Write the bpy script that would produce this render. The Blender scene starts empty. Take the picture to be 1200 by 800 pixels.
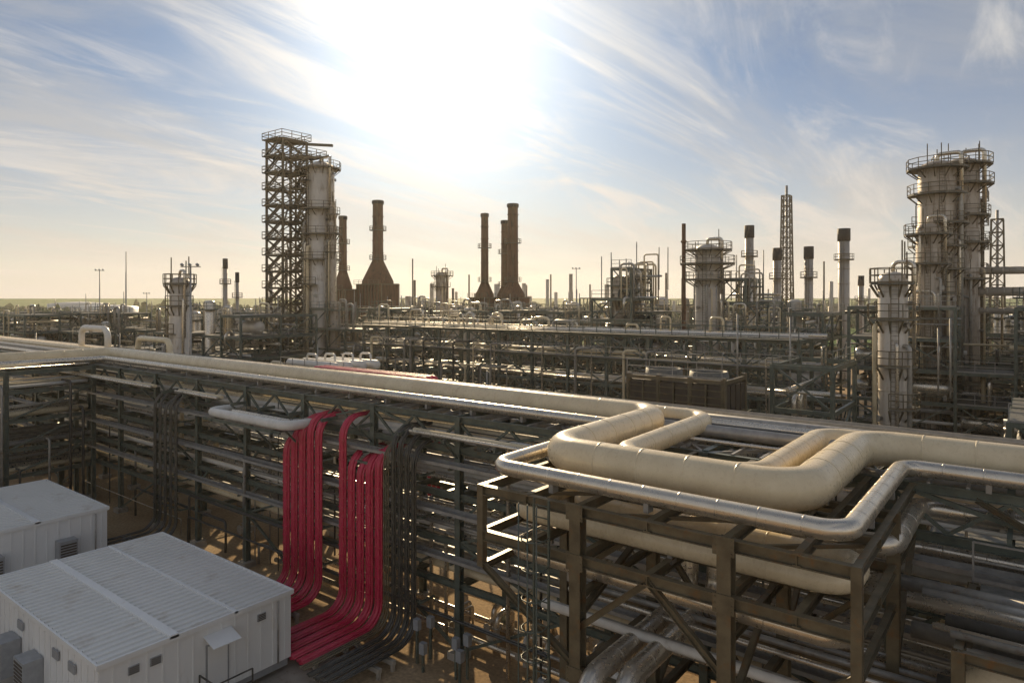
import bpy, math, random
from mathutils import Vector as V
random.seed(7)
scene=bpy.context.scene
H=17.0
CA,SA=math.cos(math.radians(37.57)),math.sin(math.radians(37.57))
def at(e,n): return (e*CA-n*SA, e*SA+n*CA)     # site survey grid -> plant grid

# ---------------------------------------------------------------- materials
MATS={}
def mat(name,c1,c2,rough=.6,metal=0.0,scale=1.5,stretch=(1,1,1),bump=0.0,c3=None,c3amt=.62,emit=None,fine=18):
    m=bpy.data.materials.new(name); m.use_nodes=True; nt=m.node_tree; N=nt.nodes; L=nt.links
    b=N['Principled BSDF']
    tc=N.new('ShaderNodeTexCoord'); mp=N.new('ShaderNodeMapping'); mp.inputs['Scale'].default_value=stretch
    L.new(tc.outputs['Object'],mp.inputs['Vector'])
    n1=N.new('ShaderNodeTexNoise'); n1.inputs['Scale'].default_value=scale; n1.inputs['Detail'].default_value=6; n1.inputs['Roughness'].default_value=.65
    L.new(mp.outputs[0],n1.inputs['Vector'])
    r=N.new('ShaderNodeValToRGB'); r.color_ramp.elements[0].position=.33; r.color_ramp.elements[1].position=.67
    r.color_ramp.elements[0].color=(*c1,1); r.color_ramp.elements[1].color=(*c2,1)
    L.new(n1.outputs['Fac'],r.inputs['Fac']); col=r.outputs['Color']
    if c3:
        n2=N.new('ShaderNodeTexNoise'); n2.inputs['Scale'].default_value=fine*.12; n2.inputs['Detail'].default_value=8; n2.inputs['Roughness'].default_value=.7
        L.new(mp.outputs[0],n2.inputs['Vector'])
        r2=N.new('ShaderNodeValToRGB'); r2.color_ramp.elements[0].position=c3amt-.06; r2.color_ramp.elements[1].position=c3amt+.08
        L.new(n2.outputs['Fac'],r2.inputs['Fac'])
        mx=N.new('ShaderNodeMix'); mx.data_type='RGBA'; L.new(r2.outputs['Color'],mx.inputs[0]); L.new(col,mx.inputs[6]); mx.inputs[7].default_value=(*c3,1)
        col=mx.outputs[2]
    L.new(col,b.inputs['Base Color']); b.inputs['Metallic'].default_value=metal
    n3=N.new('ShaderNodeTexNoise'); n3.inputs['Scale'].default_value=fine; n3.inputs['Detail'].default_value=4
    L.new(tc.outputs['Object'],n3.inputs['Vector'])
    mr=N.new('ShaderNodeMapRange'); mr.inputs[3].default_value=max(.05,rough-.1); mr.inputs[4].default_value=min(1,rough+.1)
    L.new(n3.outputs['Fac'],mr.inputs[0]); L.new(mr.outputs[0],b.inputs['Roughness'])
    if bump:
        bp=N.new('ShaderNodeBump'); bp.inputs['Strength'].default_value=bump; bp.inputs['Distance'].default_value=.03
        L.new(n3.outputs['Fac'],bp.inputs['Height']); L.new(bp.outputs[0],b.inputs['Normal'])
    if emit:
        b.inputs['Emission Color'].default_value=(*emit[0],1); b.inputs['Emission Strength'].default_value=emit[1]
    MATS[name]=m; return m
mat('cream_cladding',(.66,.54,.35),(.78,.66,.45),.29,.0,1.2,bump=.06,c3=(.48,.35,.19),c3amt=.67,fine=9)
mat('silver_cladding',(.58,.52,.43),(.74,.67,.56),.29,.75,1.0,bump=.06,c3=(.44,.36,.27),c3amt=.70,fine=8)
mat('grey_pipe',(.27,.255,.23),(.43,.41,.37),.4,.3,2,c3=(.20,.13,.07),c3amt=.62)
mat('dark_pipe',(.05,.05,.045),(.10,.095,.085),.45,.2,2)
mat('white_pipe',(.64,.61,.55),(.76,.73,.67),.4,.0,2,c3=(.40,.33,.25),c3amt=.7)
mat('galv_steel',(.28,.27,.25),(.42,.40,.37),.4,.35,3,c3=(.18,.12,.07),c3amt=.66)
mat('green_steel',(.075,.095,.08),(.15,.17,.14),.42,.15,2,c3=(.18,.11,.05),c3amt=.63)
mat('brown_steel',(.10,.083,.052),(.18,.15,.095),.42,.15,2,c3=(.20,.11,.045),c3amt=.6)
mat('grating',(.12,.12,.105),(.22,.21,.185),.6,.3,5)
mat('rust_stack',(.12,.058,.032),(.20,.105,.058),.8,.1,.5,(1,1,.15),c3=(.065,.04,.025),c3amt=.55)
mat('stack_grey',(.36,.33,.30),(.48,.45,.40),.5,.2,.6,(1,1,.2),c3=(.22,.17,.12),c3amt=.62)
mat('stack_cap',(.035,.03,.028),(.06,.052,.045),.7,.1,2)
mat('vessel_shell',(.50,.45,.38),(.66,.60,.52),.4,.25,.5,(1,1,.25),c3=(.33,.25,.17),c3amt=.62,bump=.1)
mat('vessel_old',(.36,.30,.235),(.56,.48,.38),.48,.2,.6,(1,1,.2),c3=(.20,.135,.08),c3amt=.56,bump=.1)
mat('red_tray',(.44,.018,.05),(.58,.035,.09),.36,.0,3,c3=(.28,.025,.04),c3amt=.68)
mat('black_tray',(.045,.043,.036),(.09,.083,.068),.36,.15,3)
mat('white_panel',(.74,.74,.72),(.81,.81,.79),.4,.0,.8,(1,1,.3),c3=(.66,.62,.56),c3amt=.66)
mat('roof_panel',(.70,.69,.65),(.78,.77,.73),.4,.0,.25,c3=(.60,.56,.50),c3amt=.60,fine=4)
mat('trim_grey',(.30,.31,.32),(.38,.39,.40),.5,.2,3)
mat('box_dark',(.055,.045,.035),(.10,.08,.06),.6,.2,2,(1,1,.3))
mat('foliage',(.04,.065,.02),(.09,.13,.035),.9,0,.05)
mat('amber_lamp',(.8,.5,.15),(.9,.6,.2),.4,0,3,emit=((1,.55,.15),4))
mat('concrete',(.32,.285,.235),(.43,.39,.33),.85,0,.7,c3=(.24,.20,.15),c3amt=.6,bump=.2)

# ---------------------------------------------------------------- builder
class Obj:
    def __init__(s,name,loc=(0,0,0)):
        s.name=name; s.loc=V(loc); s.p={}; s.rng=random.Random(len(name)*13+int(abs(loc[0])*7+abs(loc[1])*3))
    def part(s,n,m,smooth=False):
        k=n+'|'+m
        if k not in s.p: s.p[k]=dict(n=n,m=m,v=[],f=[],s=smooth)
        return s.p[k]
    def build(s):
        e=bpy.data.objects.new(s.name,None); e.location=s.loc; e.empty_display_size=.5
        scene.collection.objects.link(e)
        for d in s.p.values():
            if not d['f']: continue
            me=bpy.data.meshes.new(d['n']); me.from_pydata([tuple(V(v)-s.loc) for v in d['v']],[],d['f'])
            me.materials.append(MATS[d['m']])
            if d['s']: me.polygons.foreach_set('use_smooth',[len(p.vertices)<5 for p in me.polygons])
            me.update()
            o=bpy.data.objects.new(d['n'],me); scene.collection.objects.link(o); o.parent=e
        return e
    def extr(s,n,m,prof,p,q,up=None,smooth=False):
        p=V(p);q=V(q); d=(q-p)
        if d.length<1e-4: return
        d.normalize()
        u=V(up) if up else (V((0,0,1)) if abs(d.z)<.9 else V((0,1,0)))
        a=d.cross(u).normalized(); u=a.cross(d).normalized()
        P=s.part(n,m,smooth); b=len(P['v']); k=len(prof)
        for c in (p,q):
            for x,y in prof: P['v'].append(c+a*x+u*y)
        for i in range(k):
            j=(i+1)%k; P['f'].append((b+i,b+j,b+k+j,b+k+i))
        P['f'].append(tuple(b+i for i in reversed(range(k)))); P['f'].append(tuple(b+k+i for i in range(k)))
    def bar(s,n,m,p,q,w,h=None,up=None):
        h=h or w; w+=s.rng.uniform(-.006,.006); h+=s.rng.uniform(-.006,.006)
        s.extr(n,m,[(-w/2,-h/2),(w/2,-h/2),(w/2,h/2),(-w/2,h/2)],p,q,up)
    def ibeam(s,n,m,p,q,w,h,up=None):
        w+=s.rng.uniform(-.006,.006); h+=s.rng.uniform(-.008,.008); t=h*.09; x=w/2;y=h/2; c=w*.05
        s.extr(n,m,[(-x,-y),(x,-y),(x,-y+t),(c,-y+t),(c,y-t),(x,y-t),(x,y),(-x,y),(-x,y-t),(-c,y-t),(-c,-y+t),(-x,-y+t)],p,q,up)
    def box(s,n,m,x0,x1,y0,y1,z0,z1):
        P=s.part(n,m); b=len(P['v'])
        P['v']+= [(x0,y0,z0),(x1,y0,z0),(x1,y1,z0),(x0,y1,z0),(x0,y0,z1),(x1,y0,z1),(x1,y1,z1),(x0,y1,z1)]
        P['f']+= [tuple(b+i for i in t) for t in ((3,2,1,0),(4,5,6,7),(0,1,5,4),(1,2,6,5),(2,3,7,6),(3,0,4,7))]
    def rings(s,n,m,path,rad,seg=12):
        P=s.part(n,m,True); b=len(P['v'])
        d=(path[1]-path[0]).normalized(); u=V((0,0,1)) if abs(d.z)<.9 else V((1,0,0)); a=d.cross(u).normalized()
        for i,p in enumerate(path):
            if i==0: t=(path[1]-path[0])
            elif i==len(path)-1: t=path[-1]-path[-2]
            else: t=(path[i+1]-path[i]).normalized()+(path[i]-path[i-1]).normalized()
            if t.length<1e-6: t=d
            t=t.normalized(); a=(a-t*a.dot(t)).normalized(); c=t.cross(a)
            r=rad[i] if isinstance(rad,list) else rad
            for k in range(seg):
                th=2*math.pi*k/seg; P['v'].append(p+a*(r*math.cos(th))+c*(r*math.sin(th)))
        for i in range(len(path)-1):
            for k in range(seg):
                j=(k+1)%seg; P['f'].append((b+i*seg+k,b+i*seg+j,b+(i+1)*seg+j,b+(i+1)*seg+k))
        P['f'].append(tuple(b+k for k in reversed(range(seg)))); e=b+(len(path)-1)*seg
        P['f'].append(tuple(e+k for k in range(seg)))
    def tube(s,n,m,pts,r,bend=None,seg=10,bands=0,arc=6):
        pts=[V(p) for p in pts]; bend=bend if bend is not None else r*3
        out=[pts[0]]
        for i in range(1,len(pts)-1):
            p=pts[i]; A=pts[i-1]-p; B=pts[i+1]-p; la,lb=A.length,B.length
            A.normalize();B.normalize(); ph=A.angle(B)
            if ph>3.1: out.append(p); continue
            t=min(bend/max(.2,math.tan(ph/2)),la*.49,lb*.49); w=math.sin(ph/2)
            P0=p+A*t;P2=p+B*t
            for k in range(arc+1):
                x=k/arc; W=(1-x)**2+2*x*(1-x)*w+x*x
                out.append((P0*(1-x)**2+p*(2*x*(1-x)*w)+P2*(x*x))/W)
        out.append(pts[-1]); s.rings(n,m,out,r,seg)
        if bands:
            for i in range(len(out)-1):
                d=out[i+1]-out[i]; L=d.length
                if L<bands*1.2: continue
                d.normalize(); x=bands*.5
                while x<L-.3:
                    c=out[i]+d*x; s.rings('cladding_bands',m,[c-d*.03,c-d*.025,c+d*.025,c+d*.03],[r*1.0,r*1.018,r*1.018,r*1.0],seg); x+=bands
    def lathe(s,n,m,x,y,prof,seg=20):
        P=s.part(n,m,True); b=len(P['v'])
        for r,z in prof:
            for k in range(seg):
                th=2*math.pi*k/seg; P['v'].append((x+r*math.cos(th),y+r*math.sin(th),z))
        for i in range(len(prof)-1):
            for k in range(seg):
                j=(k+1)%seg; P['f'].append((b+i*seg+k,b+i*seg+j,b+(i+1)*seg+j,b+(i+1)*seg+k))
        e=b+(len(prof)-1)*seg; P['f'].append(tuple(e+k for k in range(seg)))
    def drum(s,n,m,p,q,r,seg=14):
        p=V(p);q=V(q);d=(q-p).normalized(); L=(q-p).length
        of=[-.45*r,-.38*r,-.2*r,0,L,L+.2*r,L+.38*r,L+.45*r]; rr=[.05*r,.5*r,.87*r,r,r,.87*r,.5*r,.05*r]
        s.rings(n,m,[p+d*o for o in of],rr,seg)
    def rail(s,p,q,m='galv_steel',h=1.1,t=.05,step=1.6):
        p=V(p);q=V(q);L=(q-p).length; k=max(1,int(L/step))
        for i in range(k+1):
            c=p.lerp(q,i/k); s.bar('handrail',m,c,c+V((0,0,h)),t)
        for z in (h,h*.55): s.bar('handrail',m,p+V((0,0,z)),q+V((0,0,z)),t)
        s.bar('handrail',m,p+V((0,0,.07)),q+V((0,0,.07)),t*.4,.12)
    def ladder(s,x,y,z0,z1,m='galv_steel',dx=.25,dy=0):
        for sg in (-1,1): s.bar('ladder',m,(x+sg*dx,y+sg*dy,z0),(x+sg*dx,y+sg*dy,z1),.06)
        z=z0
        while z<z1: s.bar('ladder',m,(x-dx,y-dy,z),(x+dx,y+dy,z),.03); z+=.33
    def valve(s,x,y,z,r=.18,m='grey_pipe'):
        s.rings('valves',m,[V((x,y,z-r*1.4)),V((x,y,z-r*1.39)),V((x,y,z-r)),V((x,y,z+r)),V((x,y,z+r*1.39)),V((x,y,z+r*1.4))],[.01,r*1.5,r*.9,r*.9,r*1.5,.01],8)
        s.bar('valves',m,(x,y,z),(x,y-.5,z),.06)
        s.extr('handwheels',m,[(r*1.4*math.cos(t*math.pi/4),r*1.4*math.sin(t*math.pi/4)) for t in range(8)],(x,y-.5,z),(x,y-.53,z))

# ---------------------------------------------------------------- ground
def ground():
    m=bpy.data.materials.new('ground_dirt'); m.use_nodes=True; nt=m.node_tree;N=nt.nodes;L=nt.links;b=N['Principled BSDF']
    tc=N.new('ShaderNodeTexCoord')
    def noise(sc,det=8): 
        n=N.new('ShaderNodeTexNoise'); n.inputs['Scale'].default_value=sc; n.inputs['Detail'].default_value=det; L.new(tc.outputs['Object'],n.inputs['Vector']); return n
    def ramp(src,a,bb,c1,c2):
        r=N.new('ShaderNodeValToRGB'); r.color_ramp.elements[0].position=a;r.color_ramp.elements[1].position=bb
        r.color_ramp.elements[0].color=(*c1,1);r.color_ramp.elements[1].color=(*c2,1); L.new(src,r.inputs[0]); return r
    dirt=ramp(noise(.18).outputs['Fac'],.35,.65,(.36,.25,.145),(.50,.375,.235))
    grit=ramp(noise(6).outputs['Fac'],.3,.7,(.65,.65,.65),(1.1,1.07,1.03))
    mul=N.new('ShaderNodeMix');mul.data_type='RGBA';mul.blend_type='MULTIPLY';mul.inputs[0].default_value=1
    L.new(dirt.outputs[0],mul.inputs[6]);L.new(grit.outputs[0],mul.inputs[7])
    grass=ramp(noise(.012).outputs['Fac'],.4,.6,(.06,.13,.03),(.15,.21,.07))
    ln=N.new('ShaderNodeVectorMath');ln.operation='LENGTH';L.new(tc.outputs['Object'],ln.inputs[0])
    mr=N.new('ShaderNodeMapRange');mr.inputs[1].default_value=200;mr.inputs[2].default_value=240;L.new(ln.outputs['Value'],mr.inputs[0])
    mx=N.new('ShaderNodeMix');mx.data_type='RGBA';L.new(mr.outputs[0],mx.inputs[0]);L.new(mul.outputs[2],mx.inputs[6]);L.new(grass.outputs[0],mx.inputs[7])
    L.new(mx.outputs[2],b.inputs['Base Color']);b.inputs['Roughness'].default_value=.95;b.inputs['Specular IOR Level'].default_value=.1
    bp=N.new('ShaderNodeBump');bp.inputs['Strength'].default_value=.5;bp.inputs['Distance'].default_value=.05;L.new(noise(4,10).outputs['Fac'],bp.inputs['Height']);L.new(bp.outputs[0],b.inputs['Normal'])
    me=bpy.data.meshes.new('ground');R=9000
    k=64; vs=[(0,0,0)]+[(R*math.cos(2*math.pi*i/k),R*math.sin(2*math.pi*i/k),0) for i in range(k)]
    me.from_pydata(vs,[],[(0,1+i,1+(i+1)%k) for i in range(k)]);me.materials.append(m)
    scene.collection.objects.link(bpy.data.objects.new('ground',me))
ground()

# ---------------------------------------------------------------- generic steel rack
def rack(o,xs,ys,levels,st='green_steel',near=False,pipes=8,braces=.5,pr=(.06,.24),rng=None,cw=.3):
    rng=rng or random.Random(3); bm=o.ibeam if near else o.bar
    for x in xs:
        for y in ys:
            bm('columns',st,(x,y,0),(x,y,levels[-1]+.12),cw,cw)
            if near: o.box('base_plinths','concrete',x-.4,x+.4,y-.4,y+.4,0,.35)
    for z in levels:
        for x in xs: bm('cross_beams',st,(x,ys[0],z),(x,ys[-1],z),cw*.7,cw*1.05)
        for i in range(len(xs)-1):
            xm=(xs[i]+xs[i+1])/2; bm('cross_beams',st,(xm,ys[0],z+.01),(xm,ys[-1],z+.01),cw*.55,cw*.8)
        for y in ys: bm('long_beams',st,(xs[0],y,z-.02),(xs[-1],y,z-.02),cw*.65,cw*.95)
    for y in (ys[0],ys[-1]):
        for i in range(len(xs)-1):
            for k in range(len(levels)):
                z0=levels[k-1] if k else .3; z1=levels[k]
                if rng.random()<braces:
                    a,b=(xs[i],xs[i+1]) if (i+k)%2 else (xs[i+1],xs[i])
                    o.bar('bracing',st,(a,y,z0),(b,y,z1),cw*.4)
    mats=['silver_cladding','grey_pipe','cream_cladding','silver_cladding','galv_steel','dark_pipe','white_pipe']
    for z in levels:
        y=ys[0]+.3
        for c in range(pipes):
            r=rng.uniform(*pr); y+=r+rng.uniform(.05,.35)*(ys[-1]-ys[0])/7*8/pipes*1.2
            if y+r>ys[-1]-.2: break
            x0=xs[0]-rng.uniform(0,2);x1=xs[-1]+rng.uniform(0,2)
            if rng.random()<.35:
                if rng.random()<.5: x0=rng.choice(xs)
                else: x1=rng.choice(xs)
            if x1-x0<4: x0=xs[0];x1=xs[-1]
            zz=z+cw*.5+r+.03
            o.tube('carried_pipes',rng.choice(mats),[(x0,y,zz),(x1,y,zz)],r,seg=10); y+=r

# main rack --------------------------------------------------------------
XS=[-21.6+6*i for i in range(-13,7)]
LV=[3.4,5.4,7.6,9.8,11.25]
R1=Obj('pipe_rack',(-21.6,24,0)); rg=random.Random(11)
rack(R1,XS,[24,27.6,31],LV,'green_steel',True,9,braces=.3,rng=rg,cw=.32)
for y in (24.0,31.0):
    for i in range(len(XS)-1):
        for h in range(4):
            a=XS[i]+1.5*h; b=a+1.5
            z0,z1=(9.95,11.1) if h%2 else (11.1,9.95)
            R1.bar('truss_web','green_steel',(a,y,z0),(b,y,z1),.11)
for i in range(len(XS)-1):
    a,b=XS[i],XS[i+1]; m_=(a+b)/2
    for (p,q) in (((a,24),(m_,27.6)),((m_,27.6),(b,24)),((a,31),(m_,27.6)),((m_,27.6),(b,31))):
        R1.bar('plan_bracing','galv_steel',(p[0],p[1],11.3),(q[0],q[1],11.3),.12,.1)
    for k in (1,2,4,5):
        R1.bar('top_purlins','galv_steel',(a+k,24,11.36),(a+k,31,11.36),.1,.14)
    for z in (5.4,7.6): R1.bar('knee_braces','green_steel',(a,24,z-1.2),(a+1.3,24,z-.15),.12)
    R1.bar('outriggers','green_steel',(m_,22.9,10.35),(m_,24,10.35),.12,.18); R1.bar('outriggers','green_steel',(a,22.9,10.35),(a,24,10.35),.12,.18); R1.bar('outriggers','green_steel',(a,22.95,10.3),(a,24,9.3),.09)
for (y,r,m_) in ((23.1,.09,'silver_cladding'),(23.4,.12,'cream_cladding'),(23.72,.07,'grey_pipe')):
    for (xa,xb) in ((-98,-50.5),(-47,-41.5),(-24,-14.2)): R1.tube('outrigger_lines',m_,[(xa,y,10.45+r),(xb,y,10.45+r)],r,seg=10)
for (y,z,w) in ((23.55,9.1,.6),(23.5,6.9,.6),(23.6,4.7,.5),(30.2,11.75,.7)):
    R1.bar('cable_tray','galv_steel',(XS[0],y,z),(XS[-1],y,z),w,.03)
    for s in (-1,1): R1.bar('cable_tray','galv_steel',(XS[0],y+s*w/2,z+.07),(XS[-1],y+s*w/2,z+.07),.03,.15)
    for x in XS: R1.bar('tray_brackets','green_steel',(x,y-w/2,z-.1),(x,y+.6,z-.1),.1)
for k in range(26):
    y=rg.uniform(23.4,24.8); z=rg.uniform(1.2,10.8); r=rg.uniform(.03,.1)
    x0=rg.uniform(-80,-10); x1=min(14,x0+rg.uniform(8,40)); m_=rg.choice(['silver_cladding','grey_pipe','dark_pipe','galv_steel'])
    R1.tube('small_bore_pipes',m_,[(x0,y,.2),(x0,y,z),(x1,y,z),(x1,y,max(.3,z-rg.uniform(1,6)))],r,seg=6,arc=3)
for k in range(34):
    x=rg.uniform(-80,2); y=rg.uniform(24.3,30.5); r=rg.uniform(.06,.2); z1=rg.choice(LV)+.4; z0=rg.choice([.4,.4,3.7,5.7])
    if z1-z0<1.5: z1+=2.4
    z1=min(z1,11.6)
    R1.tube('risers',rg.choice(['silver_cladding','grey_pipe','white_pipe','cream_cladding']),[(x,y,z0),(x,y,z1),(x,y+rg.choice([-1,1])*1.5,z1)],r,seg=8)
    R1.valve(x,y,z0+1.0,r*1.2)
for x in XS[1:7:2]:
    R1.lathe('bulkhead_lamps','amber_lamp',x+.3,23.75,[(.02,4.5),(.07,4.55),(.07,4.65),(.02,4.7)],8)
R1.tube('expansion_loop','white_pipe',[(-46,24.8,9.95),(-40.5,24.8,9.95),(-40.5,22,9.95),(-32.4,22,9.95),(-32.4,24.8,9.95),(-26,24.8,9.95)],.27,.6,14,1.5)
R1.tube('expansion_loop','silver_cladding',[(-46,25.3,9.95),(-39.6,25.3,9.95),(-39.6,22.9,9.95),(-33.3,22.9,9.95),(-33.3,25.3,9.95),(-26,25.3,9.95)],.16,.5,12,1.5)
for x in (-39.6,-33.3): R1.bar('loop_brackets','green_steel',(x,21.6,9.6),(x,24,9.6),.14,.2)
for x in (-40,-36.5,-33): R1.bar('loop_brackets','green_steel',(x,22.3,9.6),(x,24,7.8),.1,.1)
R1.bar('loop_brackets','green_steel',(-40.6,21.7,9.6),(-32.6,21.7,9.6),.12,.16)
R1.build()

# branch rack to the left ------------------------------------------------
RB=Obj('pipe_rack',(-65,10,0)); rb=random.Random(5)
ysb=[24-6*i for i in range(0,7)][::-1]
for x in (-61.5,-65,-68.5):
    for y in ysb: RB.ibeam('columns','green_steel',(x,y-.5,0),(x,y-.5,11.4),.3,.3)
    for z in LV: RB.ibeam('long_beams','green_steel',(x,ysb[0]-.5,z-.03),(x,23.6,z-.03),.2,.3)
for z in LV:
    for y in ysb:
        for d in (0,-3): RB.ibeam('cross_beams','green_steel',(-61.5,y-.5+d,z),(-68.5,y-.5+d,z),.2,.3)
    for c in range(7):
        x=-62-c*.95; r=rb.uniform(.08,.26)
        RB.tube('carried_pipes',rb.choice(['silver_cladding','grey_pipe','cream_cladding','white_pipe']),[(x,-12,z+.2+r),(x,23.2+rb.uniform(0,1),z+.2+r)],r,seg=8)
for i in range(len(ysb)-1):
    for k,z in enumerate(LV):
        z0=LV[k-1] if k else .3
        if rb.random()<.6: RB.bar('bracing','green_steel',(-61.5,ysb[i]-.5,z0),(-61.5,ysb[i+1]-.5,z),.13)
for k in range(14):
    y=rb.uniform(2,23); z=rb.choice(LV[:4])
    RB.tube('drops',rb.choice(['grey_pipe','dark_pipe','silver_cladding']),[(-61.1,y,.3),(-61.1,y,z+.5),(-63,y,z+.5)],rb.uniform(.05,.14),seg=7)
RB.build()

# main insulated pipelines ------------------------------------------------
def pipeline(name,m,pts,r,bend,bands=1.4,seg=24):
    o=Obj(name,pts[2]); o.tube('pipe_run',m,pts,r,bend,seg,bands,arc=8)
    for i in range(len(pts)-1):
        p=V(pts[i]);q=V(pts[i+1]); L=(q-p).length
        if abs(p.z-q.z)>.1 or L<5: continue
        d=(q-p).normalized(); x=2.2
        while x<L-2:
            c=p+d*x
            o.bar('pipe_shoes','galv_steel',c-V((0,0,r*.8)),c-V((0,0,r+.2)),.3,.14,up=d); x+=3
    return o.build()
Z1=12.05
pipeline('insulated_pipeline','cream_cladding',[(-64.5,-12,Z1),(-64.5,26,Z1),(-12.3,26,Z1),(-12.3,18,Z1),(-4.7,18,Z1),(-4.7,25.2,Z1),(17,25.2,Z1)],.56,1.15)
pipeline('insulated_pipeline','cream_cladding',[(-110,27.5,11.9),(-10.8,27.5,11.9),(-10.8,19.6,11.85),(-6.3,19.6,11.85),(-6.3,26.9,11.85),(17,26.9,11.85)],.38,.9)
pipeline('metal_clad_pipeline','silver_cladding',[(-66,-12,11.8),(-62.6,24.75,11.8),(-13.3,24.75,11.8),(-13.3,16.4,11.8),(-3.3,16.4,11.8),(-3.3,24.0,11.8),(17,24.0,11.8)],.24,.6,1.0)
pipeline('insulated_pipeline','cream_cladding',[(-110,29.0,11.85),(-66,29.0,11.85),(-66,29.0,13.2),(-60,29.0,13.2),(-60,29.0,11.8),(-12,29.0,11.8)],.25,.7)
pipeline('insulated_pipeline','cream_cladding',[(-80,25.1,10.35),(-13.0,25.1,10.35),(-13.0,17.2,10.35),(-3.5,17.2,10.35),(-3.5,18.9,10.35),(-11.9,18.9,10.35),(-11.9,27,10.35),(-60,27,10.35)],.3,.62,1.1)
pipeline('metal_clad_pipeline','silver_cladding',[(-12.9,24,9.25),(-12.9,16.75,9.25),(-3.4,16.75,9.25),(-3.4,24.6,9.25),(17,24.6,9.25)],.24,.6,1.1)
pipeline('metal_clad_pipeline','silver_cladding',[(-9.6,30,10.5),(-9.6,20.0,10.5),(-3.0,20.0,10.5),(-3.0,24.6,10.5),(17,24.6,10.5)],.3,.7,1.2)
pipeline('metal_clad_pipeline','silver_cladding',[(-9.3,21.9,10.0),(-9.3,21.9,7.0),(-9.3,15.2,7.0),(-9.3,15.2,.2)],.3,.7,.8)
pipeline('metal_clad_pipeline','silver_cladding',[(-8.5,22.2,10.0),(-8.5,22.2,7.0),(-8.5,15.7,7.0),(-8.5,15.7,.2)],.3,.7,.8)
pipeline('insulated_pipeline','cream_cladding',[(-1.3,19.3,2),(-1.3,19.3,8.2),(4,19.3,8.2),(10,19.3,8.2)],.34,.8,1.2)
pipeline('insulated_pipeline','white_pipe',[(-75,27.6,11.9),(-75,27.6,14.0),(-69,27.6,14.0),(-69,27.6,11.9)],.28,.9,0)

# loop support frame ------------------------------------------------------
F=Obj('steel_support_frame',(-8,18,0)); st='brown_steel'
fx=[-13.3,-9.9,-5.8,-3.0]; fy=[15.8,20.4]
for x in fx[1:3]:
    for y in fy: F.ibeam('columns',st,(x,y,0),(x,y,11.35),.34,.34)
F.ibeam('columns',st,(-3.0,20.4,0),(-3.0,20.4,11.35),.3,.3); F.bar('hangers',st,(-3.0,15.8,8.9),(-3.0,15.8,11.35),.22)
F.bar('hangers',st,(-13.3,15.8,8.9),(-13.3,15.8,11.35),.22); F.ibeam('columns',st,(-13.3,20.4,0),(-13.3,20.4,11.3),.3,.3)
for z in (11.2,9.85):
    for y in (15.8,18.0,20.4): F.ibeam('beams',st,(-13.4,y,z),(-2.9,y,z),.2,.3)
    for x in (-13.3,-11.6,-9.9,-7.8,-5.8,-4.2,-3.0): F.ibeam('beams',st,(x,15.7,z+.02),(x,24,z+.02),.18,.28)
for x in (-13.3,-9.9,-5.8,-3.0): F.ibeam('beams',st,(x,15.9,8.88),(x,20.3,8.88),.16,.22)
for z in (7.0,4.2):
    for y in fy: F.ibeam('beams',st,(-13.3 if y>16 else -9.9,y,z-.2),(-3.0 if y>16 else -5.8,y,z-.2),.2,.3)
    for x in (-9.9,-5.8): F.ibeam('beams',st,(x,15.8,z-.22),(x,24,z-.22),.2,.3)
for p,q in (((-9.9,15.8,6.9),(-13.3,15.8,9.0)),((-9.9,15.8,8.0),(-7.8,15.8,9.8)),((-5.8,15.8,8.0),(-7.8,15.8,9.8)),((-5.8,15.8,6.9),(-3.0,15.8,9.0)),
            ((-9.9,15.8,.5),(-5.8,15.8,6.8)),((-5.8,15.8,.5),(-9.9,15.8,6.8)),((-5.8,20.4,4.2),(-9.9,20.4,9.6)),((-13.3,20.4,7),(-9.9,20.4,9.6)),
            ((-9.9,15.8,8.3),(-9.9,20.4,9.8)),((-5.8,20.4,7),(-5.8,24,9.8)),((-9.9,20.4,4),(-9.9,24,6.8)),((-3.0,20.4,7),(-3.0,24,9.8)),((-5.8,20.4,7),(-3,20.4,9.6)),((-5.8,15.8,7),(-5.8,20.4,9.6))):
    F.ibeam('knee_braces',st,p,q,.16,.16)
for x in fx[1:3]:
    for z in (9.85,11.2,6.8):
        F.box('gusset_plates',st,x-.26,x+.26,15.60,15.62,z-.22,z+.22)
        for dx in (-.2,.2):
            for dz in (-.15,0,.15): F.box('bolts',st,x+dx-.018,x+dx+.018,15.58,15.6,z+dz-.018,z+dz+.018)
for y in (17.1,19.2):
    for i,x in enumerate((-13.3,-9.9,-5.8)):
        F.bar('plan_bracing',st,(x,15.8 if y<18 else 20.4,11.12),(fx[i+1],y+1,11.12),.1)
F.ladder(-10.9,15.5,0,11.4,'green_steel')
for z in [2.4+.8*i for i in range(11)]:
    F.tube('ladder_cage','green_steel',[(-11.2,15.45,z),(-11.25,14.8,z),(-10.55,14.8,z),(-10.6,15.45,z)],.02,.3,4,arc=3)
for x in (-11.2,-10.9,-10.6): F.bar('ladder_cage','green_steel',(x,14.85,2.4),(x,14.85,11.4),.03)
fr=random.Random(8)
for k in range(14):
    z=fr.choice([7.15,4.3]); y=fr.uniform(17,23.5); r=fr.uniform(.05,.16)
    F.tube('small_pipes',fr.choice(['silver_cladding','grey_pipe','white_pipe']),[(-12.5,y,z+r-.05),(fr.uniform(-4,2),y,z+r-.05)],r,seg=8)
F.build()

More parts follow.
